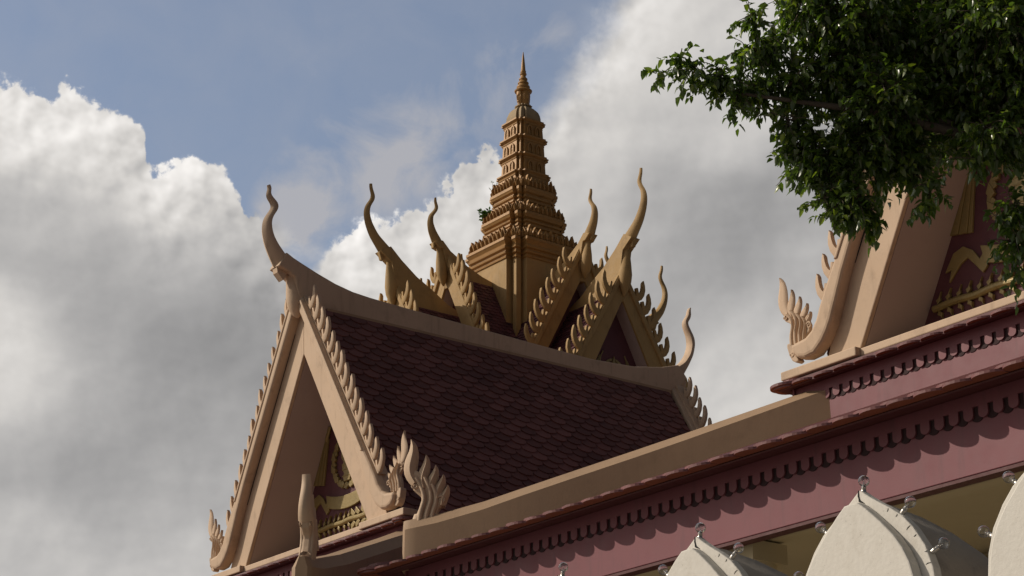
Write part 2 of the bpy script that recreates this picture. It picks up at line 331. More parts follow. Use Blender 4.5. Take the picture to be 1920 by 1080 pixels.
T2_TOP = [(2.469, 19.344), (2.246, 19.126), (1.756, 18.852), (1.307, 18.68), (0.98, 18.6)]
T2_BEAK = [(2.696, 19.271), (2.685, 19.138), (2.619, 19.115), (2.59, 19.219), (2.532, 19.136), (2.53, 19.25)]

def resample(pts, n):
    P = [Vector(p) for p in pts]; d = [0]
    for a, b in zip(P, P[1:]): d.append(d[-1] + (b - a).length)
    out = []
    for k in range(n):
        t = d[-1] * k / (n - 1); i = 0
        while i < len(d) - 2 and d[i + 1] < t: i += 1
        f = (t - d[i]) / max(1e-6, d[i + 1] - d[i]); out.append(P[i].lerp(P[i + 1], min(1, f)))
    return out
def smooth_line(P, it=2):
    for _ in range(it):
        P = [P[0]] + [P[i - 1] * .25 + P[i] * .5 + P[i + 1] * .25 for i in range(1, len(P) - 1)] + [P[-1]]
    return P
def horn(mb, fr, L, Rr, t0, t1, n=34):
    """a tapering hooked horn between two traced edges; fr(s, o, z) maps to the object's space"""
    A, B = smooth_line(resample(L, n)), smooth_line(resample(Rr, n)); rings = []
    for k in range(n):
        c = (A[k] + B[k]) / 2; h = (A[k] - B[k]) / 2; t = t0 + (t1 - t0) * (k / (n - 1)) ** 1.1
        sec = [(1, 0), (.55, .62), (-.1, .95), (-.75, .9), (-1, .5), (-1, -.5), (-.75, -.9), (-.1, -.95), (.55, -.62)]
        rings.append([fr(b * t, c.x + h.x * a, c.y + h.y * a) for a, b in sec])
    mb.loft(rings)
def plate(mb, fr, poly, o0, o1, g=1, mi=0):
    """outline in (s, z) extruded from o0 to o1"""
    mb.prism([fr(s * g, o1, z) for s, z in poly], [fr(s * g, o0, z) for s, z in poly], mi)
def slab(mb, fr, poly, s0, s1, mi=0):
    """outline in (o, z) extruded across the ridge from s0 to s1"""
    mb.prism([fr(s0, o, z) for o, z in poly], [fr(s1, o, z) for o, z in poly], mi)

def tongue(mb, fr, root, tip, w, d, amp, o=0.0, n=12, side=1):
    """one S-curved flame tongue: tapering oval sweep from root to tip in the (s, z) plane"""
    A, B = Vector(root), Vector(tip); D = B - A; P = Vector((-D.y, D.x)).normalized() * side; pts = []
    for k in range(n):
        t = k / (n - 1); pts.append(A + D * t + P * amp * math.sin(t * math.pi * 1.75) * (1 - .25 * t))
    rings = []
    for k in range(n):
        t = k / (n - 1); T = (pts[min(k + 1, n - 1)] - pts[max(k - 1, 0)]).normalized(); Q = Vector((-T.y, T.x))
        ww = w * (.66 + .5 * math.sin(min(1, t * 1.4) * math.pi * .72)) * (1 - t ** 4) + .005; dd = d * (1 - .45 * t)
        rings.append([fr(pts[k].x + Q.x * ww * a, o + dd * b, pts[k].y + Q.y * ww * a) for a, b in ((1, 0), (.8, .55), (.3, 1), (0, .8), (-.3, 1), (-.8, .55), (-1, 0), (-.8, -.55), (0, -1), (.8, -.55))])
    mb.loft(rings)
def strand(mb, fr, pts, r, d, o=0.0, n=14):
    q = smooth_line(resample(pts, n), 2); rings = []
    for k in range(n):
        T = (q[min(k + 1, n - 1)] - q[max(k - 1, 0)]).normalized(); Q = Vector((-T.y, T.x)); rr = r * (1 - .35 * k / n)
        rings.append([fr(q[k].x + Q.x * rr * math.cos(a), o + d * math.sin(a), q[k].y + Q.y * rr * math.cos(a)) for a in [2 * math.pi * i / 8 for i in range(8)]])
    mb.loft(rings)
def spiral(mb, fr, c, r, d, o, turns=1.4, dirn=1):
    pts = []
    for k in range(22):
        t = k / 21; a = dirn * t * turns * 2 * math.pi; pts.append(fr(c[0] + math.cos(a) * r * (1 - .8 * t), o, c[1] + math.sin(a) * r * (1 - .8 * t)))
    mb.tube(pts, [d * (1 - .5 * k / 21) for k in range(22)], 6)

def crocket_mesh(scale, th, m, name):
    base = Vector((0, 0)); T = Vector((-1, 1.65)).normalized(); Nn = Vector((1.65, 1)).normalized(); out = []
    for p in CROCK:
        d = Vector(p) - base; out.append((d.dot(T) * scale, d.dot(Nn) * scale))
    mb = MB(); n = len(out)
    c = Vector((sum(p[0] for p in out) / n, sum(p[1] for p in out) / n))
    rings = []
    for o, k in ((-th / 2, .88), (-th * .36, 1.0), (th * .36, 1.0), (th / 2, .88)):
        rings.append([(c.x + (p[0] - c.x) * k if abs(k - 1) > .01 else p[0], c.y + (p[1] - c.y) * k if abs(k - 1) > .01 else p[1], o) for p in out])
    mb.loft(rings)
    return mb.mesh(name, m, smooth=50)

# ---------------------------------------------------------------- gable (bargeboards, crockets, pediment)
def gable(root, fr, P, name_pre=''):
    zo, so_, zi, si = P['zo'], P['so'], P['zi'], P['si']     # outer/inner apex height and slope
    zb = P['zb']; dp = P['depth']; m = P['mat']; mw = P['mw']
    outer = lambda z: (zo - z) / so_
    inner = lambda z: (zi - z) / si
    parts = []
    for g in (1, -1):
        mb = MB()
        hb = inner(zb); ob = min(outer(zb), P.get('ob', 99))
        zd = zo - P['sink']; od = lambda z: (zd - z) / so_; zl = P.get('obz', zb)
        plate(mb, fr, [(0, zi), (hb, zb), (min(od(zb), ob), zb)] + ([(od(zl), zl)] if 'obz' in P else []) + [(0, zd)], -.06, 0, g)
        plate(mb, fr, [(0, zd - .03), ((zd - .03 - zl) / so_, zl), (outer(zl), zl), (0, zo - .06)], -.14, .003, g)
        board = mb.build('bargeboard', m, root, bevel=P.get('bev', .012))
        sb = MB(); plate(sb, fr, [(0, zi), (hb, zb), (min(od(zb), ob), zb)] + ([(od(zl), zl)] if 'obz' in P else []) + [(0, zd)], -dp, -.0605, g)
        sb.build('eave_soffit', P.get('soff', m), board)
        if P.get('naga'):
            gv = MB(); iz = lambda z: outer(z) - mw
            plate(gv, fr, [(iz(3.3), 3.3), (iz(.95), .95), (iz(.95) - .016, .95), (iz(3.3) - .016, 3.3)], .0, .006, g); gv.build('rake_groove', M['crack'], board)
            bd = MB(); plate(bd, fr, [(outer(3.70) - .015, 3.70), (outer(1.0) - .015, 1.0), (outer(1.0) - .062, 1.0), (outer(3.70) - .062, 3.70)], .10, P['proud'] + .016, g); bd.build('rake_bead', m, board, bevel=.012)
        # proud moulding with its curled foot
        mm = MB()
        zt = P['zm']
        if P.get('naga'):
            po = [(0.02, zt), (outer(1.2), 1.2)] + M_OUT; pi = M_IN + [(outer(1.2) - mw, 1.2), (0.02, zt - mw * so_ * 1.0)]
            poly = po + pi
        else:
            poly = [(0.02, zt), (outer(zb) , zb), (outer(zb) - mw, zb), (0.02, zt - mw * so_)]
        plate(mm, fr, poly, -.03, P['proud'], g)
        mm.build('rake_moulding', m, board, bevel=min(.05, P['proud'] * .42), seg=3)
        # thin backing strip behind the crockets
        st = MB(); w = P['strip']
        zl = .62 if P.get('naga') else zb
        plate(st, fr, [(0.02, zt + .03), (outer(zl) + w, zl), (outer(zl) - .02, zl), (0.02, zt - .06)], -.05, P['proud'] * .55, g)
        st.build('crest_strip', m, board)
        if P.get('naga'):
            fg = lambda x, o, z: fr(x * g, o, z)
            nb = MB()
            plate(nb, fg, [(2.645, .298), (2.646, .372), (2.629, .435), (2.60, .50), (2.655, .545), (2.70, .57), (2.722, .64), (2.69, .70), (2.60, .66), (2.50, .60), (2.43, .54), (2.36, .50), (2.335, .44), (2.35, .37), (2.40, .34), (2.42, .28), (2.56, .25)], .02, .07)
            plate(nb, fg, [(2.677, .259), (2.673, .30), (2.64, .30), (2.575, .262), (2.553, .146), (2.516, .076), (2.563, .062), (2.614, .095), (2.65, .16)], .0, .10)
            nag = nb.build('naga_finial', m, board, bevel=.012)
            tb = MB()
            for (rt, tp, w_, am) in (((2.655, .64), (2.757, 1.082), .066, .036), ((2.60, .58), (2.586, .905), .046, .022), ((2.53, .54), (2.472, .795), .043, .020), ((2.46, .49), (2.366, .69), .039, .016), ((2.40, .44), (2.326, .585), .034, .012)): tongue(tb, fg, rt, tp, w_, .034, am, .05, side=-1)
            tb.build('flame_tongues', m, nag, smooth=50)
            gr = MB()                              # neck strands, eye and scrolls
            strand(gr, fg, [(2.615, .27), (2.615, .38), (2.575, .48), (2.58, .56), (2.65, .63)], .026, .03, .075)
            strand(gr, fg, [(2.555, .27), (2.555, .40), (2.51, .49), (2.52, .57), (2.59, .66)], .024, .03, .075)
            strand(gr, fg, [(2.495, .27), (2.49, .38), (2.45, .46), (2.45, .53), (2.51, .60)], .022, .028, .075)
            strand(gr, fg, [(2.435, .29), (2.42, .37), (2.39, .43), (2.39, .48), (2.43, .55)], .018, .026, .072)
            spiral(gr, fg, (2.345, .43), .042, .013, .075, 1.4, 1)
            spiral(gr, fg, (2.675, .615), .032, .010, .078, 1.2, -1)
            spiral(gr, fg, (2.60, .17), .035, .010, .10, 1.0, -1)
            gr.build('carved_scroll', m, nag, smooth=60)
        # crockets, each one its own piece
        if P['ncrock']:
            L = math.hypot(1, so_)
            for k in range(P['ncrock']):
                z = P['cz0'] + k * P['cdz']
                s = outer(z) + w * .5
                T = Vector(fr(-g * 1, 0, so_)) - Vector(fr(0, 0, 0)); T.normalize()
                Nn = Vector(fr(g * so_, 0, 1)) - Vector(fr(0, 0, 0)); Nn.normalize()
                Oo = T.cross(Nn); C0 = Vector(fr(g * s, P['proud'] * .35, z))
                mt = Matrix(((T.x, Nn.x, Oo.x, C0.x), (T.y, Nn.y, Oo.y, C0.y), (T.z, Nn.z, Oo.z, C0.z), (0, 0, 0, 1)))
                inst(P['cmesh'], 'crocket', board, mt @ Matrix.Rotation(random.uniform(-.09, .09), 4, 'Z') @ Matrix.Scale(random.uniform(.90, 1.08), 4))
        parts.append(board)
    return parts

# ================================================================ GROUND
gb = MB(); gb.add([(-900, -900, 0), (900, -900, 0), (900, 900, 0), (-900, 900, 0)], [(0, 1, 2, 3)])
g_o = gb.build('ground', M['paving']); g_o['kind'] = 'structure'

# ================================================================ PAVILION (built once, copied)
Z0 = 8.43; LEAN = .045
def frF(s, o, z): return Vector((-o - LEAN * z, s, Z0 + z))
def frB(s, o, z): return Vector((7.06 + o + LEAN * z, -s, Z0 + z))
def frR(s, o, z): return Vector((-o, s, Z0 + z))            # ridge frame: o towards the front
CM = crocket_mesh(1.0, .06, M['cream'], 'crocket')
pav = empty('gate_pavilion', (15, 25.14, 0), 'cream and maroon pavilion in full view, crested gable left, long tiled roof', 'pavilion', 'twin gabled gate pavilions')
PG = dict(zo=4.03, so=1.65, zi=2.93, si=1.71, zb=0, depth=.80, mat=M['cream'], soff=M['soffit'], sink=.30, mw=.19, zm=3.98, proud=.155, strip=.05, naga=True, ob=2.2, obz=.35, ncrock=15, cz0=.66, cdz=.208, cmesh=CM)
gable(pav, frF, PG)
PB = dict(PG); gable(pav, frB, PB)
# pediment and its gilded carving
def pediment(root, fr, zi, si, o, scale=1.0, zb=0.0, rich=True):
    mb = MB(); plate(mb, fr, [(-(zi - zb) / si, zb), ((zi - zb) / si, zb), (0, zi)], o - .1, o)
    ped = mb.build('pediment', M['pedi'], root)
    S_ = scale
    def f(s, oo, z): return fr(s * S_, o + oo * S_, zb + z * S_)
    GZ = .50
    gd = MB(); q = [(-1.32 + 2.64 * k / 30, GZ + .008 * math.sin(k)) for k in range(31)]
    gd.tube([f(s, .03, z) for s, z in q], .042 * S_, 8)
    for k in range(19):
        s = -1.26 + k * .14; d = .03 if s < 0 else -.03
        for sg in (1, -1):
            lf = [(s, GZ + sg * .03), (s + d + .05, GZ + sg * .08), (s + d * 1.6 + .03, GZ + sg * .10), (s + d * 2, GZ + sg * .165), (s + d * .5 - .02, GZ + sg * .11), (s - .045, GZ + sg * .07)]
            if GZ + sg * .17 > 0: plate(gd, f, lf, 0, .035 + .01 * (k % 2))
    gd.build('gilded_garland', M['gold'], ped, bevel=.006)
    if not rich: return ped
    rb = MB()                                              # ribbon banner with swallow tails
    top = [(-.60 + 1.20 * k / 12, .99 - .10 * (1 - ((k - 6) / 6) ** 2)) for k in range(13)]
    bot = [(s * .94, z - .20) for s, z in top]
    plate(rb, f, top + bot[::-1], .015, .05)
    for g in (1, -1):
        plate(rb, f, [(.57, .93), (.64, .86), (.72, .98), (.84, 1.06), (.98, 1.02), (1.12, .84), (1.03, .85), (1.08, .72), (.90, .88), (.80, .92), (.70, .80), (.62, .70), (.55, .76)], 0, .03, g)
    rb.build('ribbon_banner', M['gold'], ped, bevel=.006)
    wr = MB()                                              # wreath round a stepped bowl
    for g in (1, -1):
        for k in range(12):
            t = -1.45 + k * .24; c = Vector((math.cos(t) * .40, 1.42 + math.sin(t) * .37)); d = Vector((-math.sin(t), math.cos(t))); nn = Vector((math.cos(t), math.sin(t)))
            a = c - d * .06; b = c + d * .12
            plate(wr, f, [tuple(a), tuple(c + nn * .065), tuple(b + nn * .035), tuple(c - nn * .055)], 0, .035 + .012 * (k % 2), g)
    wr.build('laurel_wreath', M['gold'], ped, bevel=.005)
    bw = MB()
    plate(bw, f, [(-.08, 1.10), (.08, 1.10), (.11, 1.18), (.07, 1.22), (.11, 1.28), (.13, 1.36), (.08, 1.40), (.14, 1.47), (.15, 1.55), (.06, 1.60), (.07, 1.70), (0, 1.95), (-.07, 1.70), (-.06, 1.60), (-.15, 1.55), (-.14, 1.47), (-.08, 1.40), (-.13, 1.36), (-.11, 1.28), (-.07, 1.22), (-.11, 1.18)], .0, .06)
    for z in (1.18, 1.28, 1.36, 1.47, 1.55): bw.tube([f(-.12, .055, z), f(.12, .055, z)], .014 * S_, 6)
    bw.build('stacked_bowls', M['gold'], ped, bevel=.006)
    for g in (1, -1):
        ts = MB()                                          # hanging fringed parasol at each side
        for k in range(5):
            x0 = .70 + k * .062; x1 = .56 + .02 * k
            plate(ts, f, [(x0, 1.17 + .012 * k), (x0 + .058, 1.18 + .012 * k), (x1 + .02, 1.88), (x1, 1.88)], 0, .03 + .012 * (k % 2), g)
        ts.tube([f(g * .61, .03, 1.84), f(g * .50, .03, 2.05)], .03 * S_, 6)
        ts.build('hanging_parasol', M['gold'], ped, bevel=.004)
    return ped
pediment(pav, frF, 2.93, 1.71, -.80)
# ledge under the gable
mb = MB()
for g in (1, -1): plate(mb, frR, [(1.66, -.10), (2.775, -.10), (2.775, .0), (1.66, .0)], -.45, .13, g)
plate(mb, frR, [(-1.66, -.10), (1.66, -.10), (1.66, -.012), (-1.66, -.012)], -.9, .06)
mb.build('gable_ledge', M['cream'], pav, bevel=.012)
# ridge beam with its two horns
mb = MB()
beam = CH_TOP + [(-7.44, 3.98), (-7.30, 3.80), (-7.06, 3.66), (-.1, 3.66), (.12, 3.62), (.30, 3.62), (.415, 4.056), (.506, 4.117), (.709, 4.186)]
slab(mb, frR, beam, -.15, .15)
rb = mb.build('ridge_beam', M['cream'], pav, bevel=.02)
mb = MB(); slab(mb, frR, [(-.15, 3.60), (-7.05, 3.60), (-7.05, 3.672), (-.15, 3.672)], -.172, .172); mb.build('ridge_fillet', M['hip'], rb)
mb = MB(); horn(mb, frR, CH_L, CH_R, .035, .15); mb.build('ridge_horn', M['cream'], rb, smooth=45)
mb = MB(); horn(mb, frR, CH2_OUT, CH2_IN, .035, .15); mb.build('ridge_horn', M['cream'], rb, smooth=45)
mb = MB(); slab(mb, frR, BEAK, -.065, .065); mb.build('beak', M['cream'], rb, bevel=.014, seg=3)
mb = MB(); slab(mb, frR, [(-7.38, 4.02), (-7.44, 3.98), (-7.50, 3.93), (-7.46, 3.80), (-7.42, 3.72), (-7.36, 3.80), (-7.33, 3.92), (-7.26, 3.98)], -.08, .08); mb.build('beak', M['cream'], rb, bevel=.02)
def drop(fr, c, zs, sc, m, parent):
    mb = MB(); rings = []
    for o, z, a, b in zs: rings.append([fr(b * math.sin(2 * math.pi * k / 16) * sc, o + a * math.cos(2 * math.pi * k / 16) * sc, z) for k in range(16)])
    mb.loft(rings); mb.build('pendant_drop', m, parent, smooth=60)
drop(frR, 0, [(.36, 4.20, .16, .10), (.34, 4.05, .14, .10), (.325, 3.92, .145, .125), (.31, 3.78, .15, .15), (.30, 3.66, .135, .15), (.285, 3.57, .10, .115), (.27, 3.51, .06, .07), (.265, 3.475, .015, .02)], 1.0, M['cream'], rb)
# tiled slopes
SL = 1.65; ll = math.hypot(1, SL)
for g in (1, -1):
    mb = MB(); O = Vector((.10, g * .10, Z0 + 3.68)); U = Vector((1, 0, 0)); V = Vector((0, g / ll, -SL / ll)); N = Vector((0, g * SL / ll, 1 / ll))
    tile_slope(mb, O, U, V, N, 6.90, 4.15, .30, .138)
    mb.build('tiled_roof_slope', M['tile'], pav)
# upper storey box, cornice, lower pent roof
WH = 2.663; XB = 7.06          # half width of the upper walls, depth
def ring_pts(off): return [(-off, WH + off), (-off, -WH - off), (XB + off, -WH - off), (XB + off, WH + off)]
def ring_box(mb, o0, o1, z0, z1, mi=0):
    a, b = ring_pts(o0), ring_pts(o1)
    for i in range(4):
        j = (i + 1) % 4
        mb.prism([(*a[i], z0), (*b[i], z0), (*b[i], z1), (*a[i], z1)], [(*a[j], z0), (*b[j], z0), (*b[j], z1), (*a[j], z1)], mi)
mb = MB(); mb.box((0, -WH, 6.2), (XB, WH, Z0 - .10)); mb.build('upper_wall', M['pink'], pav)
mb = MB(); mb.box((.8, -2.0, Z0 - .2), (6.2, 2.0, Z0 + .6)); mb.build('roof_core', M['maroon'], pav)
def sides():   # front, right and left eaves: start, along, outward, length
    return [(Vector((0, WH, 0)), Vector((0, -1, 0)), Vector((-1, 0, 0)), 2 * WH), (Vector((0, -WH, 0)), Vector((1, 0, 0)), Vector((0, -1, 0)), XB), (Vector((XB, WH, 0)), Vector((-1, 0, 0)), Vector((0, 1, 0)), XB)]
def eave(off_lip, z_lip, slope, rows, name, step=.036, parent=None, w=.298):
    parent = parent or pav
    mb = MB(); l = math.hypot(1, slope)
    for P0, U, Dn, L in sides():
        V = (Dn + Vector((0, 0, -slope))) / l; N = (Dn * slope + Vector((0, 0, 1))) / l
        O = P0 - U * off_lip + Dn * off_lip + Vector((0, 0, z_lip)); LL = L + 2 * off_lip
        n = round(LL / w); ww = LL / n
        for r in range(rows):
            for k in range(n + (r % 2)):
                tile(mb, O, U, V, N, (k + (.5 if r % 2 == 0 else 0)) * ww + random.uniform(-.006, .006), -r * .10 + random.uniform(-.006, .006), ww * 1.01, .36, .021, step * r, step * r + random.uniform(-.002, .004), arc=.37, mi_under=1, seg=10, u0=.02, u1=LL - .02, mit=1.0 / l)
        for r in range(rows):                             # mitred corner tile
            Dc = (Dn - U).normalized(); lc = math.hypot(1, slope * .7); Vc = (Dc + Vector((0, 0, -slope * .7))) / lc; Nc = (Dc * slope * .7 + Vector((0, 0, 1))) / lc
            tile(mb, P0 + (Dn - U) * (off_lip - .02) + Vector((0, 0, z_lip + .012)), Dc.cross(Vector((0, 0, -1))), Vc, Nc, 0, -r * .12, .36, .45, .028, step * r + .002, step * r + .002, arc=.5, mi_under=1, seg=12)
    return mb.build(name, [M['lip'], M['terra']], parent)
eave(.225, 8.222, .10, 3, 'cornice_tiles', .026)

mb = MB()                                                  # cornice soffit and cap
a = ring_pts(0.0)
def ring_prof(mb, prof, mi=0):
    for (o0, z0), (o1, z1) in zip(prof, prof[1:]):
        A, B = ring_pts(o0), ring_pts(o1)
        for i in range(4):
            j = (i + 1) % 4; mb.add([(*A[i], z0), (*A[j], z0), (*B[j], z1), (*B[i], z1)], [(0, 1, 2, 3)], mi)
ring_prof(mb, [(-.05, 8.232), (.05, 8.232), (.06, 8.222), (.14, 8.216), (.15, 8.226), (.12, 8.30), (-.05, 8.36)])
mb.build('cornice_soffit', M['maroon'], pav)
def frieze(off, z_top, name, parent):
    """valance of rounded plaster tongues over a dark scalloped strip"""
    mb = MB(); pitch = .15
    for P0, U, Dn, L in sides():
        O = P0 - U * off + Dn * off; LL = L + 2 * off; n = int(round(LL / pitch)); pt = LL / n
        def q(u, d, z): return O + U * u + Dn * d + Vector((0, 0, z_top + z))
        mb.prism([q(-.05, .024, -.105), q(LL + .05, .024, -.105), q(LL + .05, .024, .0), q(-.05, .024, .0)], [q(-.05, 0, -.105), q(LL + .05, 0, -.105), q(LL + .05, 0, .0), q(-.05, 0, .0)], 0)
        for k in range(n + 1):
            u = k * pt
            tg = [(-.047, -.104)] + [(-.049 * math.cos(math.pi * i / 8), -.168 - .040 * math.sin(math.pi * i / 8)) for i in range(9)] + [(.047, -.104)]
            mb.prism([q(u + a, .0235, z) for a, z in tg], [q(u + a, 0, z) for a, z in tg], 0)
            if k < n:
                uc = u + pt / 2
                bl = [(-pt / 2 + .0005, -.10), (-pt / 2 + .0005, -.168)] + [(-.056 * math.cos(math.pi * i / 8), -.190 - .040 * math.sin(math.pi * i / 8)) for i in range(9)] + [(pt / 2 - .0005, -.168), (pt / 2 - .0005, -.10)]
                mb.prism([q(uc + a, .007, z) for a, z in bl], [q(uc + a, -.01, z) for a, z in bl], 1)
    return mb.build(name, [M['pink'], M['slot']], parent)
frieze(0.0, 8.228, 'tongue_valance', pav)

def lower_storey(pav, EX, uh):
    """pent roof, beam, gallery and hip ribs; EX widens the skirt, uh lengthens the rib on the right"""
    dz = -.43 * EX
    mb = MB()
    ring_prof(mb, [(2.95 + EX, 6.386 + dz), (3.06 + EX, 6.386 + dz), (3.07 + EX, 6.372 + dz), (3.23 + EX, 6.350 + dz), (3.24 + EX, 6.362 + dz), (3.05 + EX, 6.50 + dz), (0.0, 7.80)])
    mb.build('pent_roof', M['maroon'], pav)
    eave(3.41 + EX, 6.352 + dz, .10, 2, 'pent_roof_tiles', .034, pav)
    mb = MB(); ring_box(mb, 2.86 + EX, 2.98 + EX, 5.752, 6.384 + dz); beam_o = mb.build('frieze_beam', M['pink'], pav, bevel=.006)
    frieze(2.98 + EX, 6.383 + dz, 'tongue_valance', beam_o)
    mb = MB(); ring_box(mb, 2.85 + EX, 2.972 + EX, 5.722, 5.7515); mb.build('beam_edge', M['maroon'], beam_o)
    # gallery behind the beam: ceiling, inner wall, columns
    mb = MB(); ring_box(mb, .02, 2.615 + EX, 5.99, 6.05); mb.build('gallery_ceiling', M['wall'], pav)
    mb = MB(); mb.box((0.01, -WH + .01, 0), (XB - .01, WH - .01, 6.19)); lw = mb.build('lower_wall', M['wall'], pav)
    mb = MB(); ring_box(mb, .012, .16, 5.74, 5.86); ring_box(mb, .012, .10, 5.62, 5.735); ring_box(mb, 2.40 + EX, 2.595 + EX, 5.80, 5.985); mb.build('gallery_cornice', M['wall'], lw, bevel=.02)
    def column(x, y):
        mb = MB(); mb.lathe([(.27, 0), (.27, .35), (.20, .42), (.185, 4.9), (.18, 5.28), (.22, 5.31), (.22, 5.36), (.175, 5.38), (.175, 5.44), (.20, 5.56), (.20, 5.60)], (x, y, 0), 20)
        mb.box((x - .21, y - .21, 5.60), (x + .21, y + .21, 5.78)); mb.build('column', M['wall'], pav, smooth=40)
    for y in (-5.42, -3.3, .72, 5.42): column(-2.60 - EX, y + EX * (y > 5) - EX * (y < -5))
    for x in (1.2, 4.0, 7.0): column(x, -5.42 - EX); column(x, 5.42 + EX)
    # hip ribs with naga ends
    for g in (1, -1):
        ud = uh if g < 0 else EX * 2 ** .5; zd = -.303 * ud
        def fh(n, u, z, g=g): return Vector((-u / 2 ** .5 + n / 2 ** .5, g * (WH + u / 2 ** .5) + g * n / 2 ** .5, z))
        top = lambda u: 8.015 - .303 * u + (max(0, u - ud - 3.3) ** 2) * .10
        bot = lambda u: 6.37 + .43 * (3.36 - u / 2 ** .5) - .14
        rings = []
        for u, k in [(-.60, 1.55), (0, 1.42), (.6, 1.25), (1.2, 1.08), (1.8, 1), (2.4, 1), (3.0, .96), (3.4 + ud * .6, .84), (3.9 + ud, .68), (4.12 + ud, .62), (4.20 + ud, .57), (4.26 + ud, .48), (4.29 + ud, .3)]:
            t = top(u); b = bot(u); sh = -.012 * (1 - k)
            rings.append([fh(n * k, u, z + sh) for n, z in ((-.225, b), (-.220, t), (-.207, t + .010), (-.095, t + .116), (.095, t + .116), (.207, t + .010), (.220, t), (.225, b))])
        mb = MB(); mb.loft(rings); hip = mb.build('hip_rib', M['hip'], pav, smooth=30)
        ff = lambda u, o, z: fh(o, u + ud, z + .04 + zd)
        mb = MB(); plate(mb, ff, [(4.16, 6.76), (4.16, 6.93), (4.12, 7.03), (4.09, 7.14), (4.18, 7.22), (4.215, 7.34), (4.18, 7.46), (4.08, 7.40), (3.98, 7.30), (3.88, 7.20), (3.83, 7.13), (3.85, 7.05), (3.91, 7.0), (3.92, 6.88), (3.96, 6.76)], -.055, .055)
        nag = mb.build('naga_finial', M['cream'], hip, bevel=.03, seg=3)
        tb = MB()
        for (rt, tp, w_, am) in (((4.165, 7.30), (4.245, 7.80), .066, .042), ((4.07, 7.24), (4.065, 7.62), .052, .024), ((3.99, 7.18), (3.955, 7.50), .050, .020), ((3.92, 7.12), (3.865, 7.39), .046, .012), ((3.87, 7.04), (3.812, 7.27), .040, .010)): tongue(tb, ff, rt, tp, w_, .085, am, 0, side=-1)
        tb.build('flame_tongues', M['cream'], nag, smooth=50)
        gr = MB()
        for sd in (-.055, .055):
            strand(gr, ff, [(4.12, 6.80), (4.10, 6.98), (4.05, 7.12), (4.09, 7.25), (4.16, 7.36)], .034, .026, sd)
            strand(gr, ff, [(4.05, 6.80), (4.03, 6.98), (3.98, 7.10), (4.0, 7.22), (4.06, 7.36)], .032, .026, sd)
            strand(gr, ff, [(3.98, 6.82), (3.965, 6.98), (3.925, 7.07), (3.93, 7.17), (3.98, 7.28)], .030, .025, sd)
            spiral(gr, ff, (3.875, 7.10), .05, .016, sd, 1.4, 1); spiral(gr, ff, (4.165, 7.27), .035, .012, sd, 1.2, -1); spiral(gr, ff, (4.13, 6.86), .05, .015, sd, 1.3, -1)
        gr.build('carved_scroll', M['cream'], nag, smooth=60)
        sc = MB(); sc.tube([fh(0, 4.16 + ud, 6.74 + zd), fh(0, 4.17 + ud, 6.86 + zd), fh(0, 4.13 + ud, 6.95 + zd), fh(0, 4.05 + ud, 6.97 + zd), fh(0, 3.95 + ud, 6.95 + zd)], [.04, .07, .072, .06, .03], 10); sc.build('scroll_foot', M['cream'], hip, smooth=60)


right = copy_tree(pav); right.location = (15, 12.277, 0)
right['label'] = 'cream and maroon pavilion at the right edge, its gable half hidden behind the leafy tree'

lower_storey(pav, .75, 1.38)
lower_storey(right, 0.0, 0.0)

# ================================================================ TOWER
TX, TY = 27.755, 36.683
tower = empty('temple_spire', (TX, TY, 0), 'tall ochre tiered temple tower with carved needle finial above four roof arms', 'tower')
def redent(w, b=.70, m=.83):
    a = b * .95; r = (b + m) * .525; c_ = m * 1.05; e = b * 1.06
    q = [(w, a * w), (r * w, a * w), (r * w, e * w), (c_ * w, e * w), (c_ * w, c_ * w), (e * w, c_ * w), (e * w, r * w), (a * w, r * w), (a * w, w)]
    out = []
    for k in range(4):
        c, s = (1, 0, -1, 0)[k], (0, 1, 0, -1)[k]
        for x, y in q: out.append((c * x - s * y, s * x + c * y))
    return out
def tier(name, prof, m, b=.70, mm=.83, parent=None):
    mb = MB(); mb.loft([[(x, y, z) for x, y in redent(w, b, mm)] for w, z in prof]); return mb.build(name, m, parent or tower, bevel=None)
tier('shaft', [(1.03, 6), (1.03, 19.06)], M['ochre'])
c3 = tier('cornice_tier', [(1.035, 19.055), (1.06, 19.06), (1.07, 19.10), (1.04, 19.12), (1.04, 19.15), (1.09, 19.17), (1.10, 19.21), (1.065, 19.235), (1.065, 19.27), (1.12, 19.29), (1.13, 19.33), (1.09, 19.36), (1.10, 19.40), (1.145, 19.46), (1.165, 19.48), (1.165, 19.545), (1.10, 19.56), (.90, 19.565)], M['spire'])
c2 = tier('cornice_tier', [(.90, 19.5), (.87, 19.90), (.80, 19.93), (.79, 19.96), (.83, 19.98), (.83, 20.02), (.77, 20.04), (.77, 20.08), (.81, 20.10), (.82, 20.14), (.76, 20.165), (.76, 20.19), (.82, 20.215), (.845, 20.26), (.86, 20.28), (.86, 20.345), (.80, 20.36), (.68, 20.365)], M['spire'])
c1 = tier('cornice_tier', [(.68, 20.3), (.66, 20.64), (.60, 20.66), (.60, 20.69), (.64, 20.71), (.64, 20.745), (.59, 20.77), (.59, 20.80), (.63, 20.82), (.64, 20.86), (.60, 20.885), (.60, 20.92), (.65, 20.95), (.67, 20.99), (.685, 21.01), (.685, 21.08), (.63, 21.09), (.53, 21.095)], M['spire'])
def storey(z0, z1, w0, w1, wc):
    h = z1 - z0
    return tier('niche_tier', [(w0 + .015, z0 - .02), (w0, z0), (w1, z1 - .13), (w1 + .015, z1 - .125), (w1 + .02, z1 - .10), (w1, z1 - .09), (w1 + .005, z1 - .075), (wc - .01, z1 - .045), (wc + .005, z1 - .035), (wc + .005, z1), (wc - .04, z1 + .006), (w1 - .05, z1 + .01)], M['spire'])
s0 = storey(21.07, 21.60, .535, .50, .545)
s1 = storey(21.60, 22.08, .450, .435, .505)
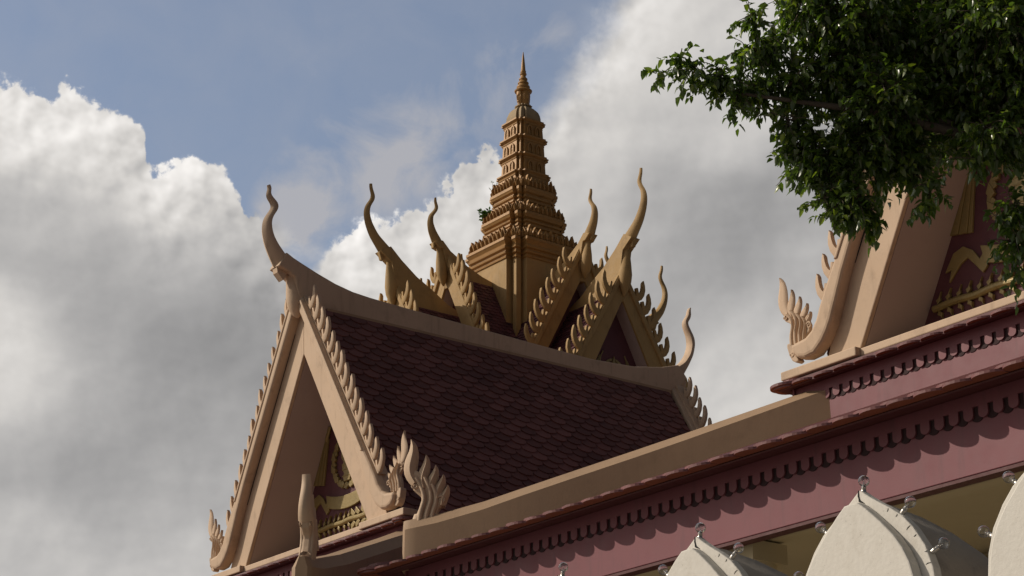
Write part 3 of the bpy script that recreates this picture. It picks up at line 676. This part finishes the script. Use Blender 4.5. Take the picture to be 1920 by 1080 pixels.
s2 = storey(22.08, 22.57, .430, .415, .485)
s3 = storey(22.57, 23.04, .405, .385, .445)
# leafy crest round each cornice
def crest(z, w, h, pitch, parent, k_in=.985):
    pts = redent(w); n = len(pts); mb = MB(); pts2 = pts
    for i in range(n):
        a, b = Vector(pts[i]), Vector(pts[(i + 1) % n]); d = (b - a); L = d.length
        if L < .05: continue
        d /= L; nn = Vector((d.y, -d.x)); c = max(1, round(L / pitch)); pt = L / c
        for k in range(c):
            o = a + d * (pt * (k + .5)); hh = h * random.uniform(.9, 1.08)
            if c > 1 and k in (0, c - 1): hh *= 1.12
            q = pt * .5
            lf = [(-q * .75, 0), (-q * 1.0, hh * .28), (-q * .72, hh * .5), (-q * .62, hh * .66), (-q * .3, hh * .82), (0, hh), (q * .3, hh * .82), (q * .62, hh * .66), (q * .72, hh * .5), (q * 1.0, hh * .28), (q * .75, 0)]
            f3 = lambda x, z_, dd: (o.x + d.x * x + nn.x * dd, o.y + d.y * x + nn.y * dd, z + z_)
            mb.prism([f3(x, zz, .012 + .02 * zz / h) for x, zz in lf], [f3(x, zz, -.045) for x, zz in lf])
            il = [(x * .5, hh * .1 + zz * .68) for x, zz in lf]
            mb.prism([f3(x, zz, .045) for x, zz in il], [f3(x, zz, .0) for x, zz in il])
            mb.tube([f3(0, hh * .08, .045), f3(0, hh * .45, .06), f3(0, hh * .7, .04)], [.02, .028, .008], 5)
    return mb.build('leaf_crest', M['spire'], parent)
crest(19.555, 1.08, .29, .165, c3); crest(20.355, .80, .26, .135, c2); crest(21.085, .63, .27, .115, c1)
# arched niches with a small seated figure
def niche_mesh():
    mb = MB()
    arch = [(-.075, 0), (-.075, .17), (-.06, .22), (-.03, .26), (0, .285), (.03, .26), (.06, .22), (.075, .17), (.075, 0)]
    inn = [(x * .66, .012 + z * .80) for x, z in arch]
    for k in range(len(arch) - 1):
        a0, a1, b1, b0 = arch[k], arch[k + 1], inn[k + 1], inn[k]
        mb.prism([(p[0], -.035, p[1]) for p in (a0, a1, b1, b0)], [(p[0], .004, p[1]) for p in (a0, a1, b1, b0)])
    mb.loft([[(.045 * r * math.cos(2 * math.pi * k / 8), -.012 + .016 * r * math.sin(2 * math.pi * k / 8), z) for k in range(8)] for r, z in ((.9, .01), (1, .05), (.6, .07), (.75, .12), (.4, .15), (.45, .175), (.3, .20), (.05, .225))])
    mb.add([(-.05, .0015, .012), (.05, .0015, .012), (.05, .0015, .15), (0, .0015, .24), (-.05, .0015, .15)], [(0, 1, 2, 3, 4)], 1)  # flat back panel, recess shade put into its colour
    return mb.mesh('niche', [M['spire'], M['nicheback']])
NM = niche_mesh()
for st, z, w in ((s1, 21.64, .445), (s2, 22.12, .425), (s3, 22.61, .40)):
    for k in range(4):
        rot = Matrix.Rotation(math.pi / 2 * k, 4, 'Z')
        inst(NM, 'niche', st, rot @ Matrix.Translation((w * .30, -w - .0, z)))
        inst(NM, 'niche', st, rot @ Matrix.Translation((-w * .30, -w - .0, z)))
# lobed dome
mb = MB(); rings = []
for r, z in [(.36, 23.03), (.37, 23.10), (.365, 23.18), (.35, 23.27), (.315, 23.36), (.26, 23.43), (.19, 23.485), (.15, 23.50), (.14, 23.53), (.19, 23.535), (.19, 23.56), (.12, 23.565)]:
    lob = [(x / 1.0 * r, y / 1.0 * r) for x, y in redent(1.0, .52, .80)]
    rings.append([(x, y, z) for x, y in lob])
mb.loft(rings); mb.build('lobed_dome', M['dome'], tower, smooth=25)
# four-faced head with crown and needle
mb = MB(); N4 = 48; rings = []
def face_r(ph, z):
    t = ph % (math.pi / 2) - math.pi / 4; t = -t if False else t
    hgt = (z - 23.56) / .40                      # 0 chin .. 1 brow
    r = .135 + .045 * math.sin(min(1, hgt * 1.1) * math.pi * .62)
    r *= 1 + .10 * math.cos(4 * ph) * -1 * 0
    c = math.cos(4 * ph)                         # faces look along the four axes
    r += .012 * c
    d = min(abs(((ph + math.pi / 4) % (math.pi / 2)) - math.pi / 4), 9)
    if d < .16 and .35 < hgt < .72: r += .030 * (1 - d / .16) * (1.25 - hgt)        # nose
    if .17 < d < .42 and .60 < hgt < .72: r -= .016                                 # eye sockets
    if d < .26 and .20 < hgt < .30: r += .016                                       # lips
    if d < .22 and hgt < .12: r += .012                                             # chin
    if d > .62: r -= .030                                                           # groove by the ears
    return r
for k in range(19):
    z = 23.56 + .40 * k / 18; rings.append([(face_r(2 * math.pi * i / N4, z) * math.cos(2 * math.pi * i / N4), face_r(2 * math.pi * i / N4, z) * math.sin(2 * math.pi * i / N4), z) for i in range(N4)])
mb.loft(rings); fh_ = mb.build('four_faced_head', M['spire'], tower, smooth=50)
mb = MB(); mb.lathe([(.17, 23.94), (.215, 23.955), (.225, 23.985), (.195, 24.01), (.155, 24.03), (.155, 24.06), (.17, 24.08), (.165, 24.11), (.125, 24.14), (.12, 24.17), (.14, 24.19), (.135, 24.22), (.10, 24.245), (.09, 24.28), (.11, 24.30), (.105, 24.33), (.07, 24.36), (.062, 24.42), (.085, 24.44), (.085, 24.47), (.06, 24.49), (.072, 24.515), (.07, 24.54), (.058, 24.56), (.045, 24.74), (.03, 24.90), (.008, 25.08)], (0, 0, 0), 20)
mb.build('needle_finial', M['spire'], tower, smooth=50)

# roof arms: built facing the front, then turned to the other three sides
TC1 = crocket_mesh(1.45, .085, M['ochre'], 'crocket')
def fa(d):
    return lambda s, o, z: Vector((-(d + o), s, z))
def frA(s, o, z): return Vector((-o, s, z))
arm = []
def arm_part(o): arm.append(o); return o
P1 = dict(zo=18.12, so=1.72, zi=17.36, si=1.98, zb=14.9, depth=.40, mat=M['ochre'], soff=M['soffit'], sink=.62, mw=.14, zm=18.08, proud=.06, strip=.03, ncrock=8, cz0=15.35, cdz=.30, cmesh=TC1, bev=.01)
P2 = dict(zo=19.22, so=1.90, zi=18.36, si=1.92, zb=15.2, depth=.40, mat=M['ochre'], soff=M['soffit'], sink=.62, mw=.14, zm=19.18, proud=.06, strip=.03, ncrock=8, cz0=16.40, cdz=.30, cmesh=TC1, bev=.01)
for b in gable(tower, fa(3.70), P1): arm_part(b)
for b in gable(tower, fa(2.28), P2): arm_part(b)
arm_part(pediment(tower, fa(3.70), 17.36, 1.98, -.38, .62, 14.9, True))
mb = MB(); plate(mb, fa(2.28), [(-1.6, 15.2), (1.6, 15.2), (0, 18.36)], -.5, -.36); arm_part(mb.build('gable_infill', M['pedi'], tower))
for TL, TR, TT, TB, zl, o0, dz in ((T1_L, T1_R, T1_TOP, T1_BEAK, 17.30, 3.66, [(3.80, 18.70, .16, .08), (3.82, 18.45, .13, .085), (3.81, 18.15, .15, .125), (3.80, 17.90, .16, .155), (3.79, 17.72, .14, .14), (3.77, 17.56, .08, .09), (3.75, 17.42, .02, .02)]),
                                   (T2_L, T2_R, T2_TOP, T2_BEAK, 18.22, 2.25, [(2.46, 19.25, .11, .07), (2.45, 19.05, .10, .075), (2.43, 18.82, .13, .115), (2.41, 18.62, .14, .14), (2.39, 18.47, .12, .12), (2.37, 18.36, .07, .075), (2.35, 18.26, .02, .02)])):
    mb = MB(); poly = TT + [(TT[-1][0], zl), (o0 - .4, zl), (o0 + .02, zl), (o0 + .04, zl + .3), (TB[3][0] - .14, TB[4][1])] + [TB[4], TB[0]]
    slab(mb, frA, poly, -.13, .13); rbm = mb.build('ridge_beam', M['ochre'], tower, bevel=.015); arm_part(rbm)
    mb = MB(); horn(mb, frA, TL, TR, .03, .125, 26); mb.build('ridge_horn', M['ochre'], rbm, smooth=45)
    mb = MB(); slab(mb, frA, TB, -.05, .05); mb.build('beak', M['ochre'], rbm, bevel=.012)
    drop(frA, 0, dz, 1.0, M['ochre'], rbm)
for zr, sl_, o1, o0, vl in ((17.58, 1.72, 3.62, .9, 3.2), (18.55, 1.90, 2.20, .7, 4.2)):
    lq = math.hypot(1, sl_)
    for g in (1, -1):
        mb = MB(); O = Vector((-o1, g * .06, zr)); tile_slope(mb, O, Vector((1, 0, 0)), Vector((0, g / lq, -sl_ / lq)), Vector((0, g * sl_ / lq, 1 / lq)), o1 - o0, vl, .19, .105, .018)
        arm_part(mb.build('tiled_roof_slope', M['old_tile'], tower))
def turn_copy(o, parent, rz, top, crock):
    c = o.copy(); COL.objects.link(c); c.parent = parent
    if top: c.matrix_local = Matrix.Rotation(rz, 4, 'Z') @ o.matrix_local
    for ch in list(o.children):
        if ch.name.startswith('crocket') and not crock: continue
        turn_copy(ch, c, rz, False, crock)
for k, cr in ((1, True), (2, False), (3, False)):
    for o in arm: turn_copy(o, tower, math.pi / 2 * k, True, cr)
mb = MB(); mb.box((-3.3, -1.2, 0), (3.3, 1.2, 14.9)); mb.box((-1.2, -3.3, 0), (1.2, 3.3, 14.89)); mb.build('body_wall', M['ochre'], tower)

# weeds rooted on the ledges
def weed(name, loc, label, n, h, leafl, spread, seed, thin=False):
    rnd = random.Random(seed); r = empty(name, loc, label, 'plant'); st = MB(); lf = MB()
    for k in range(n):
        a = rnd.uniform(0, 6.28); tip = Vector((math.cos(a) * spread * rnd.random(), math.sin(a) * spread * rnd.random(), h * rnd.uniform(.5, 1)))
        mid = tip * .5 + Vector((0, 0, h * .12)); st.tube([(0, 0, -.02), mid, tip], [.006, .005, .002], 5)
        for j in range(4 if thin else 7):
            f = rnd.uniform(.35, 1.0); c = mid.lerp(tip, (f - .35) / .65) if f > .35 else mid; d = Vector((rnd.uniform(-1, 1), rnd.uniform(-1, 1), rnd.uniform(-.2, .9))).normalized(); sd = d.cross(Vector((rnd.random(), .3, 1))).normalized(); L = leafl * rnd.uniform(.7, 1.2)
            lf.add([c, c + d * L * .45 + sd * L * .28, c + d * L, c + d * L * .45 - sd * L * .28], [(0, 1, 2, 3)])
    st.build('stem', M['bark'], r); lf.build('leaves', M['weed'], r)
weed('ledge_plant', (TX - .80, TY + .46, 20.36), 'bushy green plant sprouting from the tower ledge above a cornice', 16, .34, .12, .2, 3)
weed('ledge_plant', (TX - .63, TY + .40, 21.10), 'thin wispy twig growing on the upper tower ledge left of the crest', 6, .36, .045, .22, 5, True)

# ================================================================ LOTUS-PETAL GABLES
RIM = [(3.917, 0), (3.876, .055), (3.84, .11), (3.807, .165), (3.754, .24), (3.69, .30), (3.60, .36), (3.5, .395), (3.40, .408), (3.25, .405), (3.0, .37), (2.7, .33)]
PAN = [(3.845, 0), (3.842, .04), (3.805, .088), (3.732, .168), (3.657, .240), (3.595, .285), (3.53, .318), (3.46, .338), (3.38, .350), (3.25, .350), (3.0, .322), (2.7, .29)]
def outline(p): return [(s, z) for z, s in p] + [(-s, z) for z, s in p[:0:-1]]
def bulb_meshes():
    g = MB(); ts = [.36 + k * (math.pi - .37) / 16 for k in range(17)]
    prof = [(max(.0002, .0246 * math.sin(t)), .052 - .0246 * math.cos(t)) for t in ts[::-1]] + [(.0078, .022), (.0088, .022)] + [(max(.0002, .0256 * math.sin(t)), .052 - .0256 * math.cos(t)) for t in ts]
    g.lathe(prof, n=24)
    c = MB(); c.lathe([(.011, -.012), (.0125, 0), (.0125, .006), (.0105, .009), (.0125, .012), (.0105, .015), (.012, .018), (.009, .026)], n=14)
    f = MB(); f.tube([(0, 0, .024), (0, 0, .046)], .0022, 6); f.tube([(-.006, 0, .05), (0, .003, .056), (.006, 0, .05)], .0007, 4)
    return g.mesh('globe', M['glass'], 60), c.mesh('cap', M['metal'], 40), f.mesh('filament_stem', M['metal'])
GM, CMm, FM = bulb_meshes()
def lotus():
    r = empty('petal_gable', (6.5, 6.121, 0), 'white lotus-petal gable in full view, between its cropped neighbours', 'petal gable', 'white lotus-petal gables in a row')
    fr = lambda s, o, z: Vector((-o, s, z))
    mb = MB(); po = outline(PAN); plate(mb, fr, po, .0, .062); mb.build('front_panel', M['white'], r, bevel=.008)
    mb = MB(); ro = outline(RIM); plate(mb, fr, ro, -.05, .0); rim = mb.build('rim', M['white'], r, bevel=.006)
    rn = random.Random(4)
    for z, s in ((3.80, -.165), (3.765, -.215), (3.70, -.285), (3.655, -.315), (3.575, -.37), (3.52, -.385)):
        nrm = Vector((s * 1.0, (z - 3.45) * .8)).normalized(); L = rn.uniform(.012, .03)
        a = Vector((s, z)); b = a - nrm * L; m_ = (a + b) / 2 + Vector((rn.uniform(-.003, .003), rn.uniform(-.003, .003)))
        cr = MB(); cr.tube([fr(a.x, .0008, a.y), fr(m_.x, .0008, m_.y), fr(b.x, .0008, b.y)], [.0012, .002, .0008], 5); cr.build('crack', M['crack'], rim)
    cr = MB(); cr.tube([fr(.004, .0012, 3.915), fr(.006, .0012, 3.89), fr(.0, .0012, 3.865), fr(-.03, .0012, 3.848)], [.002, .004, .006, .001], 5)
    cr.build('crack', M['crack'], rim)
    mb = MB(); rings = []                                   # vault closing down behind the rim
    for d, k, dz in ((.045, .93, -.035), (.2, .92, -.04), (.4, .90, -.065), (.6, .86, -.11), (.8, .80, -.18), (1.0, .70, -.29), (1.15, .56, -.42), (1.25, .36, -.56), (1.28, .1, -.7)):
        rings.append([fr(s * k, -d, 2.7 + (z + dz - 2.7) * 1.0 if z > 2.75 else z) for s, z in ro])
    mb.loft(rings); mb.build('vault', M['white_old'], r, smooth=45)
    for s, z, ang in ((0, 3.905, 0), (-.222, 3.772, -58), (-.378, 3.572, -66), (.228, 3.762, 58), (.378, 3.572, 66)):
        if s == 0: sc = Vector((0, 0, 1))
        b = bpy.data.objects.new('bulb', CMm); COL.objects.link(b); b.parent = r
        b.matrix_local = Matrix.Translation(fr(s, -.026, z)) @ Matrix.Rotation(R(-ang * .88 + random.uniform(-6, 6)), 4, 'X') @ Matrix.Rotation(R(random.uniform(-4, 12)), 4, 'Y') @ Matrix.Translation((0, 0, .008))
        g = bpy.data.objects.new('globe', GM); COL.objects.link(g); g.parent = b
        f = bpy.data.objects.new('filament_stem', FM); COL.objects.link(f); f.parent = b
    return r
l0 = lotus()
for y, lab in ((7.213, 'white lotus-petal gable cropped at the bottom, second from the left, under the pink beam'), (8.295, 'lotus-petal gable at far left of its row, only its tip bulb showing'), (5.03, 'white lotus-petal gable cut off by the right edge of the photo')):
    c = copy_tree(l0); c.location = (6.5, y, 0); c['label'] = lab

# ================================================================ TREE
FPX = 3815.0
def at(px, py, dist):
    """a point in the tree's part of the yard, from bearing and height angle"""
    cy_, sy_ = math.cos(R(YAW)), math.sin(R(YAW)); cp, sp = math.cos(R(PITCH)), math.sin(R(PITCH))
    f = Vector((cp * cy_, cp * sy_, sp)); r = Vector((sy_, -cy_, 0)); u = r.cross(f)
    return Vector((0, 0, 1.6)) + (f + r * ((px - 960) / FPX) - u * ((py - 540) / FPX)).normalized() * dist
BL = [(1600, 60, 105, 9.6, 1), (1720, 110, 130, 9.8, 1), (1860, 80, 140, 9.6, 1), (1550, 165, 80, 9.5, 1), (1660, 220, 105, 9.4, 1), (1790, 220, 115, 9.6, 1), (1900, 190, 90, 9.5, 1), (1610, 315, 95, 9.4, 1), (1530, 330, 62, 9.3, 1), (1485, 190, 52, 9.4, 1), (1450, 110, 45, 9.5, 1), (1520, 45, 75, 9.6, 1), (1412, 62, 26, 9.4, 1.2), (1408, 125, 30, 9.4, 1.2), (1420, 190, 42, 9.4, 1.1), (1350, 170, 34, 9.3, 1.2), (1300, 158, 26, 9.3, 1.2), (1278, 135, 18, 9.3, 1.2), (1246, 164, 11, 9.3, 1.2), (1385, 205, 26, 9.3, 1.2), (1480, 255, 28, 9.3, 1.1), (1500, 300, 40, 9.3, 1), (1600, 400, 46, 9.2, 1.1), (1632, 428, 26, 9.2, 1.2), (1575, 410, 30, 9.2, 1.1), (1545, 400, 22, 9.2, 1.2), (1700, 320, 60, 9.4, 1), (1745, 375, 26, 9.2, 1.1), (1740, 410, 12, 9.2, 1.2), (1830, 290, 48, 9.4, 1), (1880, 290, 50, 9.3, 1), (1850, 270, 40, 9.2, 1), (1820, 325, 14, 9.2, 1.2), (1905, 420, 34, 9.1, 1.1), (1900, 480, 32, 9.1, 1.1), (1912, 540, 18, 9.1, 1.1), (1870, 435, 14, 9.1, 1.1), (1650, 130, 120, 10.1, .9), (1780, 40, 160, 10.2, .9), (1900, 60, 150, 10.3, .9), (1700, 250, 110, 10.0, .9), (1800, 150, 140, 10.2, .9), (1690, 20, 130, 10.3, .9),
      (2040, 120, 160, 9.8, .6), (2010, 330, 110, 9.5, .6), (2000, 480, 90, 9.3, .6), (1620, -110, 130, 9.9, .5), (1800, -120, 170, 10.0, .5), (2000, -110, 190, 10.1, .5), (2180, 60, 190, 10.2, .4), (2160, 300, 170, 10.0, .4), (2260, -140, 220, 10.5, .3), (1900, -320, 230, 10.4, .3), (2350, 120, 200, 10.8, .3)]
def make_tree():
    rnd = random.Random(11)
    root_p = Vector((8.6, 4.3, 0))
    tr = empty('leafy_tree', root_p, 'dark green glossy-leaved tree overhanging the upper right corner', 'tree')
    V, F = [], []
    tw = MB()
    for px, py, rp, dist, dn in BL:
        c = at(px, py - 28, dist) - root_p; rad = max(rp * .93 - 20, rp * .45) * dist / FPX
        n = max(5, int(rp * rp * .0190 * dn * 1.25))
        for _ in range(n):
            d = Vector((rnd.gauss(0, 1), rnd.gauss(0, 1), rnd.gauss(0, 1))).normalized()
            p0 = c + d * rad * (rnd.random() ** .45) * .92
            dr = (d * .8 + Vector((rnd.uniform(-.5, .5), rnd.uniform(-.5, .5), rnd.uniform(-.9, .15)))).normalized()
            L = rnd.uniform(.06, .14); nl = rnd.randint(6, 9)
            p1 = p0 + dr * L + Vector((0, 0, -.02))
            if rnd.random() < .5: tw.tube([p0 - dr * .05, p0 + dr * L * .5, p1], [.003, .0022, .0012], 3)
            for k in range(nl):
                t = (k + .4) / nl; b = p0.lerp(p1, t)
                ld = (dr * .45 + Vector((rnd.uniform(-1, 1), rnd.uniform(-1, 1), rnd.uniform(-1.25, .25)))).normalized()
                sd = ld.cross(Vector((rnd.uniform(-.6, .6), rnd.uniform(-.6, .6), 1))).normalized(); nn = sd.cross(ld)
                l = rnd.uniform(.028, .056); w = l * rnd.uniform(.22, .31); dp = -rnd.uniform(.05, .35) * l
                o = len(V)
                V.extend([b, b + ld * l * .3 + sd * w + nn * w * .5, b + ld * l * .33, b + ld * l * .3 - sd * w + nn * w * .5, b + ld * l * .68 + sd * w * .72 + nn * (w * .35 + dp * .5), b + ld * l * .70 + nn * dp * .5, b + ld * l * .68 - sd * w * .72 + nn * (w * .35 + dp * .5), b + ld * l + nn * dp])
                F.extend([(o, o + 1, o + 2), (o, o + 2, o + 3), (o + 1, o + 4, o + 5, o + 2), (o + 2, o + 5, o + 6, o + 3), (o + 4, o + 7, o + 5), (o + 5, o + 7, o + 6)])
    me = bpy.data.meshes.new('crown'); me.from_pydata([tuple(v) for v in V], [], F); me.materials.append(M['leaf'])
    me.polygons.foreach_set('use_smooth', [True] * len(me.polygons))
    o = bpy.data.objects.new('crown', me); COL.objects.link(o); o.parent = tr
    tw.build('twigs', M['bark'], o)
    mb = MB(); top = at(2120, 60, 10.1) - root_p
    mb.tube([Vector((0, 0, -.05)), Vector((.05, -.03, 1.5)), Vector((-.05, .05, 3.0)), Vector((-.1, .1, 4.4)), Vector((-.1, .1, 4.4)).lerp(top, .35) + Vector((0, 0, .12)), Vector((-.1, .1, 4.4)).lerp(top, .7) + Vector((0, 0, .1)), top], [.24, .19, .17, .14, .10, .06, .015], 12)
    mb.build('trunk', M['bark'], tr, smooth=60)
    hub = Vector((-.1, .1, 4.6))
    for tx, ty, d0 in ((1620, 110, 9.6), (1520, 190, 9.4), (1700, 220, 9.6), (1800, 60, 9.9), (1800, -150, 10.0), (1990, -150, 10.2), (1350, 170, 9.3)):
        e_ = at(tx, ty, d0) - root_p; m1 = hub.lerp(e_, .45) + Vector((rnd.uniform(-.1, .1), rnd.uniform(-.1, .1), .22)); m2 = hub.lerp(e_, .78) + Vector((rnd.uniform(-.06, .06), rnd.uniform(-.06, .06), .12))
        b = MB(); P = [hub, hub.lerp(m1, .5) + Vector((0, 0, .05)), m1, m2, e_]; b.tube(P, [.075, .055, .036, .018, .005], 8); b.build('limb', M['bark'], tr, smooth=60)
make_tree()
